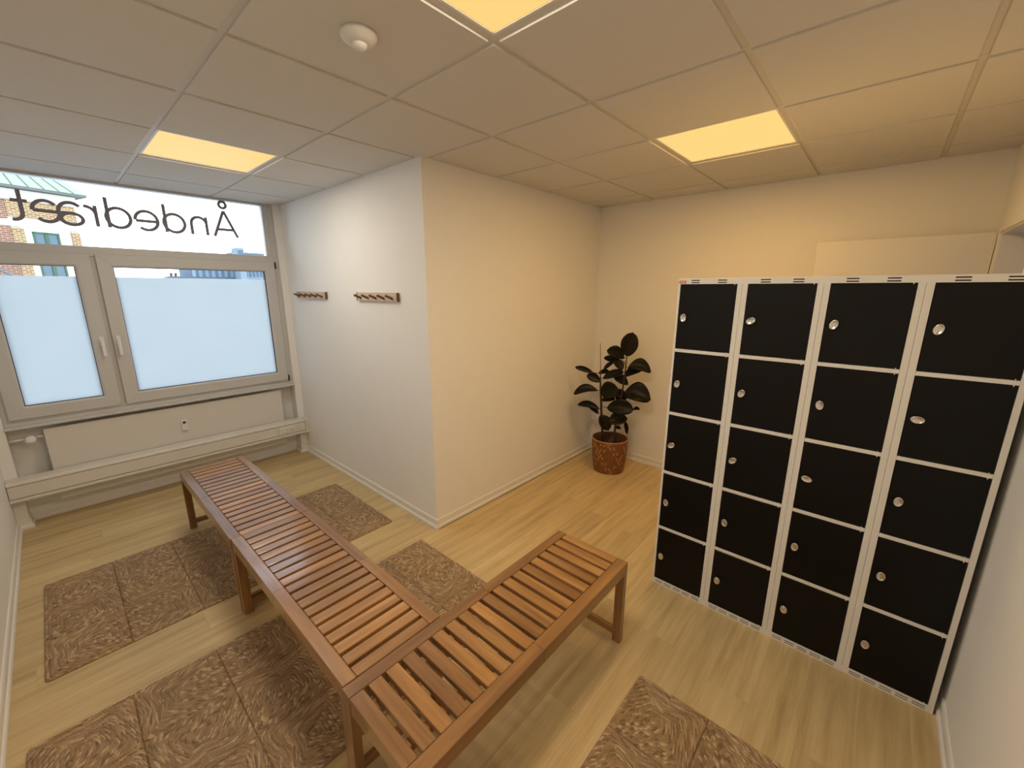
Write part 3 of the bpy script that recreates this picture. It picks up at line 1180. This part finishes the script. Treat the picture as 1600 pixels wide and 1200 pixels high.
def rug_square(corner, seed):
    """one braided square: concentric rounded rings of twisted strand, in real relief"""
    rng = np.random.default_rng(seed)
    n = 150
    u = np.linspace(-0.5, 0.5, n + 1)
    X, Y = np.meshgrid(u, u, indexing='ij')
    x, y = X * TS, Y * TS
    h = TS / 2
    P = 7.0
    # wobble so that the rings are hand-made
    wob = 0.0009 * np.sin(x * 47 + seed) + 0.0009 * np.cos(y * 53 + 2 * seed) + 0.0006 * np.sin((x + y) * 91)
    d = (np.abs(x / h) ** P + np.abs(y / h) ** P) ** (1 / P) * h + wob
    pitch = h / 11
    ring = np.floor(d / pitch)
    ph = d / pitch - ring
    ang = np.arctan2(y, x)
    # distance along the ring
    side = np.where(np.abs(x) > np.abs(y), y * np.sign(x), -x * np.sign(y))
    quad = np.floor((ang + PI / 4) / (PI / 2))
    s = side + quad * 2 * d
    cell = s / 0.0105 + ph * 0.9 + ring * 0.37
    ci = np.floor(cell)
    cp = cell - ci
    z = 0.0076 * np.sqrt(np.clip(1 - (2 * ph - 1) ** 2, 0, 1)) * (0.35 + 0.65 * np.sqrt(np.clip(1 - (2 * cp - 1) ** 2, 0, 1)))
    hsh = np.modf(np.abs(np.sin(ring * 12.9898 + ci * 78.233 + seed * 3.7)) * 43758.5453)[0]
    rh = np.modf(np.abs(np.sin(ring * 3.11 + seed)) * 917.31)[0]
    z = z + 0.0012 * hsh
    edge = np.minimum.reduce([0.5 - np.abs(X), 0.5 - np.abs(Y)]) * TS
    zz = RTH - 0.008 + z * np.clip(edge / 0.004, 0.12, 1)
    if corner:                                          # round the (-x,-y) corner
        r = 0.018
        cx = cy = -h + r
        m_ = (x < cx) & (y < cy)
        dx, dy = x - cx, y - cy
        mx = np.maximum(np.abs(dx), np.abs(dy))
        ln = np.sqrt(dx ** 2 + dy ** 2) + 1e-9
        k_ = np.where(m_, mx / ln, 1.0)
        x = np.where(m_, cx + dx * k_, x)
        y = np.where(m_, cy + dy * k_, y)
    base = np.stack([x, y, zz], -1).reshape(-1, 3)
    N = n + 1
    idx = np.arange(N * N).reshape(N, N)
    top = np.stack([idx[:-1, :-1], idx[1:, :-1], idx[1:, 1:], idx[:-1, 1:]], -1).reshape(-1, 4)
    loop = np.concatenate([idx[:-1, 0], idx[-1, :-1], idx[:0:-1, -1], idx[0, :0:-1]])
    skirt = base[loop].copy()
    skirt[:, 2] = 0.0008
    off = N * N
    sk = off + np.arange(len(loop))
    sides = np.stack([loop, sk, np.roll(sk, -1), np.roll(loop, -1)], -1)
    V = np.concatenate([base, skirt])
    Fq = np.concatenate([top, sides])
    me = bpy.data.meshes.new('woven_square')
    me.vertices.add(len(V))
    me.vertices.foreach_set('co', V.ravel())
    me.loops.add(len(Fq) * 4)
    me.loops.foreach_set('vertex_index', Fq.ravel())
    me.polygons.add(len(Fq))
    me.polygons.foreach_set('loop_start', np.arange(len(Fq)) * 4)
    me.polygons.foreach_set('use_smooth', np.ones(len(Fq), bool))
    me.update()
    me.validate()
    ca = me.color_attributes.new('strand', 'FLOAT_COLOR', 'POINT')
    # strands differ: most are tan, some dark brown, some bleached straw
    t3 = hsh[..., None]
    dark, mid, hi = np.array([0.22, 0.135, 0.068]), np.array([0.40, 0.265, 0.145]), np.array([0.66, 0.49, 0.30])
    colr = mid * (0.70 + 0.6 * t3) * (0.9 + 0.2 * rh[..., None])
    colr = np.where(t3 > 0.88, hi, np.where(t3 < 0.14, dark, colr)).reshape(-1, 3)
    colr = np.concatenate([colr, np.tile([0.13, 0.075, 0.034], (len(loop), 1))])
    colr = np.concatenate([colr, np.ones((len(colr), 1))], 1)
    ca.data.foreach_set('color', colr.astype(np.float32).ravel())
    me.materials.append(M['seagrass'])
    return me


SQ = [rug_square(False, 3), rug_square(False, 8)]
SQC = rug_square(True, 5)


def make_rug(label, x0, x1, y0, y1, nx=6, ny=3):
    t = thing('seagrass_rug', label, 'rug', ((x0 + x1) / 2, (y0 + y1) / 2, 0), 0, 'braided seagrass rugs')
    sx, sy = (x1 - x0) / nx, (y1 - y0) / ny
    m = MB()
    W2, L2 = (x1 - x0) / 2 - 0.012, (y1 - y0) / 2 - 0.012
    m.box(-W2, W2, -L2, L2, 0.0004, 0.005)
    build(m, 'backing', M['rugbase'], t)
    for i in range(nx):
        for j in range(ny):
            cx, cy = (i + 0.5) * sx - (x1 - x0) / 2, (j + 0.5) * sy - (y1 - y0) / 2
            ci, cj = i in (0, nx - 1), j in (0, ny - 1)
            if ci and cj:
                q = {(0, 0): 0, (1, 0): 1, (1, 1): 2, (0, 1): 3}[(int(i > 0), int(j > 0))]
                me = SQC
            else:
                q = (i * 2 + j * 3) % 4
                me = SQ[(i + j) % 2]
            sc = (sx / TS, sy / TS, 1) if q % 2 == 0 else (sy / TS, sx / TS, 1)
            link('woven_square', me, t, (cx, cy, 0), (0, 0, q * PI / 2), (sc[0] * 0.996, sc[1] * 0.996, 1))
    return t


make_rug('brown braided seagrass rug under the bench nearest the window', -0.196, 1.580, -0.925, -0.003)
make_rug('brown braided seagrass rug under the middle bench', -0.245, 1.580, -2.185, -1.288)
make_rug('brown braided seagrass rug on the open floor in front of the lockers', -0.170, 1.622, -3.790, -2.893)

# ------------------------------------------------------------------ potted rubber plant
PX, PYY = 3.5288, -1.6765
pl = thing('potted_plant', 'dark-leaved rubber plant in a woven brown basket in the corner', 'plant', (PX, PYY, 0))


def ppart(m, name, mat, par=pl):
    me = m.mesh(name, mat)
    me.transform(Matrix.Translation((-PX, -PYY, 0)))
    return link(name, me, par)


def make_basket():
    n, mz = 240, 110
    PH, R0, R1 = 0.325, 0.143, 0.170
    a = np.linspace(0, 2 * PI, n, endpoint=False)
    zt = np.linspace(0, 1, mz + 1)
    A, Z = np.meshgrid(a, zt, indexing='xy')
    # diagonal over-under weave
    q = 30
    p1 = A / (2 * PI) * q + Z * 6.0
    p2 = A / (2 * PI) * q - Z * 6.0
    i1, i2 = np.floor(p1), np.floor(p2)
    f1, f2 = p1 - i1, p2 - i2
    over = ((i1 + i2) % 2) == 0
    prof1 = np.sqrt(np.clip(1 - (2 * f1 - 1) ** 4, 0, 1))
    prof2 = np.sqrt(np.clip(1 - (2 * f2 - 1) ** 4, 0, 1))
    hgt = np.where(over, prof1, prof2)
    hs = np.where(over, np.modf(np.abs(np.sin((i1 % q) * 12.98 + 1.1)) * 4375.5)[0], np.modf(np.abs(np.sin((i2 % q) * 78.2 + 2.7)) * 4375.5)[0])
    belly = 0.006 * np.sin(PI * Z)
    r = R0 + (R1 - R0) * Z + belly + 0.0022 * hgt
    V = np.stack([r * np.cos(A), r * np.sin(A), 0.001 + Z * PH], -1).reshape(-1, 3)
    idx = np.arange((mz + 1) * n).reshape(mz + 1, n)
    nx_ = np.roll(idx, -1, 1)
    Fq = np.stack([idx[:-1], nx_[:-1], nx_[1:], idx[1:]], -1).reshape(-1, 4).tolist()
    # inner wall and bottom
    inner = [((R1 - 0.010) * math.cos(t_), (R1 - 0.010) * math.sin(t_), PH) for t_ in a] + \
            [((R0 + 0.006) * math.cos(t_), (R0 + 0.006) * math.sin(t_), 0.10) for t_ in a]
    b = len(V)
    allv = V.tolist() + inner
    for k_ in range(n):
        k2 = (k_ + 1) % n
        Fq.append([idx[mz, k_], idx[mz, k2], b + k2, b + k_])
        Fq.append([b + k_, b + k2, b + n + k2, b + n + k_])
    Fq.append(idx[0][::-1].tolist())
    me = bpy.data.meshes.new('basket')
    me.from_pydata(allv, [], Fq)
    me.polygons.foreach_set('use_smooth', [len(f_) == 4 for f_ in Fq])
    ca = me.color_attributes.new('strand', 'FLOAT_COLOR', 'POINT')
    t3 = np.clip(hs, 0, 1)[..., None]
    lo, hi = np.array([0.22, 0.078, 0.022]), np.array([0.36, 0.145, 0.046])
    thin = (np.minimum(f1, f2) < 0.12)[..., None]
    c_ = lo + (hi - lo) * t3 ** 1.3
    c_ = np.where((t3 > 0.6) & (np.abs(np.where(over, f1, f2) - 0.5) < 0.17)[..., None], np.array([0.50, 0.27, 0.115]), np.where(thin, np.array([0.15, 0.05, 0.016]), c_)).reshape(-1, 3)
    c_ = np.concatenate([c_, np.tile([0.11, 0.035, 0.014], (2 * n, 1))])
    c_ = np.concatenate([c_, np.ones((len(c_), 1))], 1)
    ca.data.foreach_set('color', c_.astype(np.float32).ravel())
    me.materials.append(M['basket'])
    return link('basket', me, pl)


make_basket()
m = MB()
ang = [2 * PI * k_ / 48 for k_ in range(49)]
m.tube([(PX + 0.168 * math.cos(a_), PYY + 0.168 * math.sin(a_), 0.326) for a_ in ang], 0.0055, 8)
ppart(m, 'basket_rim', plain('pale_bamboo_rim', (0.46, 0.24, 0.10), 0.5, tex=0.2))
m = MB()
m.lathe([(0.0, 0.215), (0.08, 0.222), (0.148, 0.215), (0.148, 0.20), (0.0, 0.20)], 32, (PX, PYY, 0))
ppart(m, 'soil', M['soil'])
S1 = [(3.518, -1.62, 0.21), (3.514, -1.603, 0.327), (3.484, -1.591, 0.566), (3.465, -1.576, 0.866), (3.463, -1.572, 0.955)]
S2 = [(3.520, -1.715, 0.21), (3.520, -1.723, 0.311), (3.532, -1.724, 0.468), (3.544, -1.749, 0.684), (3.553, -1.766, 0.825), (3.559, -1.776, 0.99), (3.571, -1.776, 1.125)]
m = MB()
m.tube(S1, [0.012, 0.011, 0.009, 0.007, 0.004], 10)
ppart(m, 'stem', M['stem'])
m = MB()
m.tube(S2, [0.012, 0.011, 0.010, 0.009, 0.008, 0.007, 0.005], 10)
ppart(m, 'stem', M['stem'])
m = MB()
m.tube([(3.541, -1.60, 0.21), (3.537, -1.598, 0.336), (3.505, -1.552, 0.942), (3.492, -1.541, 1.236)], [0.005, 0.005, 0.0045, 0.003], 8)
ppart(m, 'bamboo_stake', M['stake'])

LEAVES = [
    (3.579, -1.771, 1.122, 3.583, -1.813, 1.349, 0.158), (3.556, -1.762, 1.107, 3.439, -1.641, 1.184, 0.115),
    (3.574, -1.736, 1.051, 3.504, -1.577, 1.102, 0.069), (3.508, -1.687, 1.087, 3.494, -1.783, 1.011, 0.086),
    (3.537, -1.673, 1.068, 3.479, -1.594, 0.988, 0.043), (3.585, -1.783, 1.017, 3.677, -1.973, 0.988, 0.122),
    (3.591, -1.752, 0.927, 3.716, -1.871, 1.0, 0.089), (3.433, -1.519, 0.952, 3.351, -1.361, 1.004, 0.052),
    (3.475, -1.573, 0.871, 3.428, -1.449, 0.931, 0.089), (3.484, -1.538, 0.948, 3.554, -1.63, 0.96, 0.052),
    (3.472, -1.594, 0.907, 3.546, -1.769, 0.984, 0.079), (3.603, -1.792, 0.855, 3.545, -1.67, 0.934, 0.089),
    (3.455, -1.561, 0.788, 3.317, -1.378, 0.748, 0.103), (3.461, -1.59, 0.757, 3.486, -1.752, 0.835, 0.165),
    (3.56, -1.769, 0.762, 3.637, -2.006, 0.741, 0.186), (3.456, -1.597, 0.695, 3.503, -1.723, 0.73, 0.064),
    (3.477, -1.577, 0.601, 3.395, -1.378, 0.628, 0.066), (3.491, -1.561, 0.547, 3.485, -1.443, 0.628, 0.057),
    (3.476, -1.653, 0.631, 3.557, -1.885, 0.641, 0.15), (3.619, -1.848, 0.62, 3.632, -1.912, 0.635, 0.034),
    (3.577, -1.82, 0.538, 3.456, -1.691, 0.508, 0.129), (3.463, -1.593, 0.55, 3.484, -1.682, 0.41, 0.122),
    (3.6, -1.786, 0.491, 3.641, -1.796, 0.354, 0.04), (3.547, -1.711, 0.425, 3.593, -1.753, 0.415, 0.036),
    (3.563, -1.715, 0.78, 3.624, -1.744, 0.66, 0.1), (3.536, -1.655, 0.754, 3.603, -1.785, 0.756, 0.086),
]
CURVE = {5: 0.05, 6: 0.03, 12: 0.035, 14: 0.05, 16: 0.03, 18: 0.02, 1: 0.02, 0: 0.0, 22: 0.02}
rl = random.Random(11)
ALLST = [Vector(p) for p in S1[1:]] + [Vector(p) for p in S2[1:]]


def seg_closest(p):
    best = None
    for S in (S1, S2):
        for a_, b_ in zip(S, S[1:]):
            a_, b_ = Vector(a_), Vector(b_)
            t_ = max(0, min(1, (p - a_).dot(b_ - a_) / (b_ - a_).length_squared))
            q_ = a_ + (b_ - a_) * t_
            if best is None or (q_ - p).length < best[0]:
                best = ((q_ - p).length, q_)
    return best[1]


VIEWISH = Vector((-0.86, -0.42, 0.28)).normalized()     # the leaves turn to the light of the room
for n_, (bx, by, bz, tx, ty, tz, wd) in enumerate(LEAVES):
    B, T = Vector((bx, by, bz)), Vector((tx, ty, tz))
    d_ = T - B
    L_ = d_.length
    d_.normalize()
    nrm = (VIEWISH + Vector((rl.uniform(-.3, .3), rl.uniform(-.3, .3), rl.uniform(-.1, .5)))).normalized()
    side = d_.cross(nrm).normalized()
    nrm = side.cross(d_).normalized()
    cv = CURVE.get(n_, 0.012)
    NU, NV = 12, 6
    vs, fs = [], []
    for lay in (0, 1):
        for i in range(NU + 1):
            u_ = i / NU
            w_ = wd / 2 * max(0.015, (math.sin(PI * u_ ** 1.12) ** 0.55))
            for j in range(NV + 1):
                v_ = j / NV * 2 - 1
                fold = 0.16 * wd * abs(v_) ** 1.3 * math.sin(PI * u_) - 0.010 * (1 - abs(v_)) ** 6 * math.sin(PI * u_)
                p = B + d_ * (L_ * u_) + side * (w_ * v_) + nrm * fold + Vector((0, 0, cv * 4 * u_ * (1 - u_)))
                if lay:
                    p = p - nrm * 0.0016
                p.x, p.y = min(p.x, 3.872), min(p.y, -1.268)
                vs.append(p)
    q0 = (NU + 1) * (NV + 1)
    for i in range(NU):
        for j in range(NV):
            a_ = i * (NV + 1) + j
            fs.append((a_, a_ + 1, a_ + NV + 2, a_ + NV + 1))
            fs.append((q0 + a_, q0 + a_ + NV + 1, q0 + a_ + NV + 2, q0 + a_ + 1))
    for i in range(NU):
        for j in (0, NV):
            a_ = i * (NV + 1) + j
            fs.append((a_, a_ + NV + 1, q0 + a_ + NV + 1, q0 + a_))
    for j in range(NV):
        for i in (0, NU):
            a_ = i * (NV + 1) + j
            fs.append((a_, a_ + 1, q0 + a_ + 1, q0 + a_))
    m = MB()
    m.add(vs, fs, True)
    lf = ppart(m, 'leaf', M['leaf'])
    S = seg_closest(B)
    S = S if (S - B).length > 0.004 else S - Vector((0, 0, 0.02))
    m = MB()
    m.tube([S, (S + B) / 2 + Vector((0, 0, 0.004)), B + d_ * 0.012], [0.0032, 0.0028, 0.0026], 6)
    ppart(m, 'leaf_stalk', M['stem'], lf)

# ------------------------------------------------------------------ outside
g = MB()
g.box(-70, 90, 1.32, 130, -1.2, -0.9)
struct(build(g, 'ground', M['street']))

OA = math.radians(16)
bl = thing('brick_building', 'brick and white plaster house with a pale green metal roof across the street', 'building', (-0.50, 33.4, -0.9), OA)
FW = 2.86                                              # length of the near face


def opart(m, name, mat, par=bl):
    return build(m, name, mat, par)


def prism(m, poly, z0, z1):
    n = len(poly)
    m.add([(x, y, z0) for x, y in poly] + [(x, y, z1) for x, y in poly],
          [tuple(range(n))[::-1], tuple(range(n, 2 * n))] + [(i, (i + 1) % n, n + (i + 1) % n, n + i) for i in range(n)])


def foot(o):
    c_, s_ = math.cos(math.radians(40)), math.sin(math.radians(40))
    return [(0 - o * 0.5, -o), (FW + o, -o), (FW + o, 9), (-9 * c_ - o, 9), (-9 * c_ - o * 0.7, 9 * s_ - o)]


m = MB()
prism(m, foot(-0.06), 0, 8.0)
opart(m, 'plaster_wall', M['plaster'])
m = MB()                                               # brick fields stand proud of the plaster
for x0, x1, z0, z1 in ((0.03, 0.52, 0, 5.95), (2.46, FW, 0, 5.95), (0.03, FW, 6.55, 7.42)):
    m.box(x0, x1, -0.02, 0.08, z0, z1)
opart(m, 'brick_field', M['brick_y'])
m = MB()
c_, s_ = math.cos(math.radians(40)), math.sin(math.radians(40))
for z0, z1 in ((0, 6.05), (6.42, 7.42)):
    m.add([(p[0], p[1], z) for z in (z0, z1) for p in ((0.0, -0.02), (0.05, 0.06), (-8.9 * c_, 8.9 * s_ + 0.06), (-8.9 * c_, 8.9 * s_ - 0.04))],
          [(0, 1, 2, 3), (4, 5, 6, 7), (0, 1, 5, 4), (1, 2, 6, 5), (2, 3, 7, 6), (3, 0, 4, 7)])
opart(m, 'brick_return', M['brick_r'])
m = MB()
prism(m, foot(0.04), 6.05, 6.30)
opart(m, 'plaster_band', M['plaster'])
m = MB()
prism(m, foot(0.10), 7.44, 8.0)
opart(m, 'cornice', M['plaster'])
for x0, z0, z1 in ((0.83, 3.1, 5.82), (0.83, -0.1, 2.4)):
    x1 = x0 + 1.10
    m = MB()
    for a_, b_ in ((x0, x0 + 0.09), (x1 - 0.09, x1), ((x0 + x1) / 2 - 0.08, (x0 + x1) / 2 + 0.08)):
        m.box(a_, b_, -0.01, 0.10, z0, z1)
    m.box(x0, x1, -0.01, 0.10, z0, z0 + 0.1)
    m.box(x0, x1, -0.01, 0.10, z1 - 0.09, z1)
    m.box(x0, x1, -0.005, 0.10, z0 + (z1 - z0) * 0.42, z0 + (z1 - z0) * 0.42 + 0.08)
    wf_ = opart(m, 'window', M['greenframe'])
    m = MB()
    m.box(x0 + 0.05, x1 - 0.05, 0.045, 0.055, z0 + 0.05, z1 - 0.05)
    opart(m, 'pane', M['farpane'], wf_)
m = MB()
prism(m, foot(0.52), 8.02, 8.14)
opart(m, 'gutter', M['gutter'])
e0 = foot(0.55)
m = MB()
ridge = [(-6.0, 5.0), (FW - 2.2, 5.0)]
zr = 12.2
vs = [(e0[0][0], e0[0][1], 8.14), (e0[1][0], e0[1][1], 8.14), (e0[1][0], 9, 8.14), (e0[4][0], e0[4][1], 8.14), (FW - 2.4, 4.8, zr), (-5.5, 6.5, zr), (e0[4][0], 9, 8.14)]
m.add(vs, [(0, 1, 4), (1, 2, 4), (0, 4, 5, 3), (4, 2, 6, 5), (3, 5, 6), (0, 3, 6, 2, 1)])
rf = opart(m, 'roof', M['copper'])
A_, B_, Rg = Vector(vs[0]), Vector(vs[1]), Vector(vs[4])
m = MB()                                               # standing seams on the roof
L0 = Vector(vs[3])
for k_ in range(1, 6):
    t_ = k_ / 6
    p0 = A_.lerp(B_, t_)
    m.tube([p0 + Vector((0, 0, 0.02)), p0.lerp(Rg, 0.98) + Vector((0, 0, 0.02))], 0.022, 6)
for k_ in range(0, 9):
    t_ = k_ / 9
    p0 = A_.lerp(L0, t_)
    q0_ = Rg.lerp(Vector(vs[5]), t_)
    m.tube([p0 + Vector((0, 0, 0.03)), q0_ + Vector((0, 0, 0.03))], 0.022, 6)
opart(m, 'standing_seam', M['gutter'], rf)
m = MB()
m.tube([(-1.25, -0.3, 3.9), (-0.15, -0.9, 3.0)], 0.07, 8)
opart(m, 'downpipe', M['gutter'])


def office(label, x0, x1, y0, y1, z1, wall, rows, wins, wmat, tower=None):
    t = thing('office_block', label, 'building', ((x0 + x1) / 2, (y0 + y1) / 2, -0.9), 0, 'far blue office blocks')
    ox, oy = (x0 + x1) / 2, (y0 + y1) / 2
    m = MB()
    m.box(x0 - ox, x1 - ox, y0 - oy, y1 - oy, 0, z1 + 0.9)
    build(m, 'block_wall', M[wall], t)
    m = MB()
    m.box(x0 - ox - 0.1, x1 - ox + 0.1, y0 - oy - 0.1, y1 - oy, z1 + 0.9, z1 + 1.05)
    build(m, 'roof_edge', M['gutter'], t)
    wd = (x1 - x0) / wins
    for r_ in rows:
        for k_ in range(wins):
            xa = x0 - ox + wd * (k_ + 0.22)
            m = MB()
            m.cbox(xa, xa + wd * 0.56, y0 - oy - 0.06, y0 - oy + 0.05, r_ + 0.9, r_ + 0.9 + 0.95, 0.02)
            build(m, 'window', M[wmat], t)
    return t


office('dark blue office block in the gap above the frosted pane', 12.5, 17.2, 60, 66, 4.35, 'bluewall', (0.6, 2.0, 3.15), 7, 'bluepale')
office('paler blue office block with a stepped top, right of the dark blue block', 17.5, 20.9, 60, 66, 6.2, 'bluepale', (0.6, 2.0, 3.3, 4.8), 8, 'bluewall')
t = thing('roof_tower', 'small glazed stair tower on the pale blue block roof', 'building', (17.42, 58.5, -0.9))
m = MB()
m.box(-0.35, 0.35, -1.2, 1.2, 0.0, 7.6)
build(m, 'tower_wall', M['bluepale'], t)
for k_ in range(3):
    m = MB()
    m.box(-0.30 + 0.22 * k_, -0.16 + 0.22 * k_, -1.25, -1.15, 6.7, 7.3)
    build(m, 'window', M['bluewall'], t)
t = thing('low_house', 'low far house with a dark flat roof left of the blue office', 'building', (11.1, 62, -0.9))
m = MB()
m.box(-0.9, 0.9, -2, 2, 0, 3.7)
build(m, 'house_wall', M['plaster'], t)
m = MB()
m.add([(-1.05, -2.2, 3.7), (1.05, -2.2, 3.7), (1.05, 2.2, 3.7), (-1.05, 2.2, 3.7), (-0.5, -1.2, 4.1), (0.5, -1.2, 4.1), (0.5, 1.2, 4.1), (-0.5, 1.2, 4.1)],
      [(0, 1, 5, 4), (1, 2, 6, 5), (2, 3, 7, 6), (3, 0, 4, 7), (4, 5, 6, 7), (0, 3, 2, 1)])
build(m, 'roof', M['slate'], t)
for x_ in (-0.25, 0.2):
    m = MB()
    m.box(x_, x_ + 0.2, -0.2, 0.2, 4.0, 4.5)
    build(m, 'chimney', M['slate'], t)
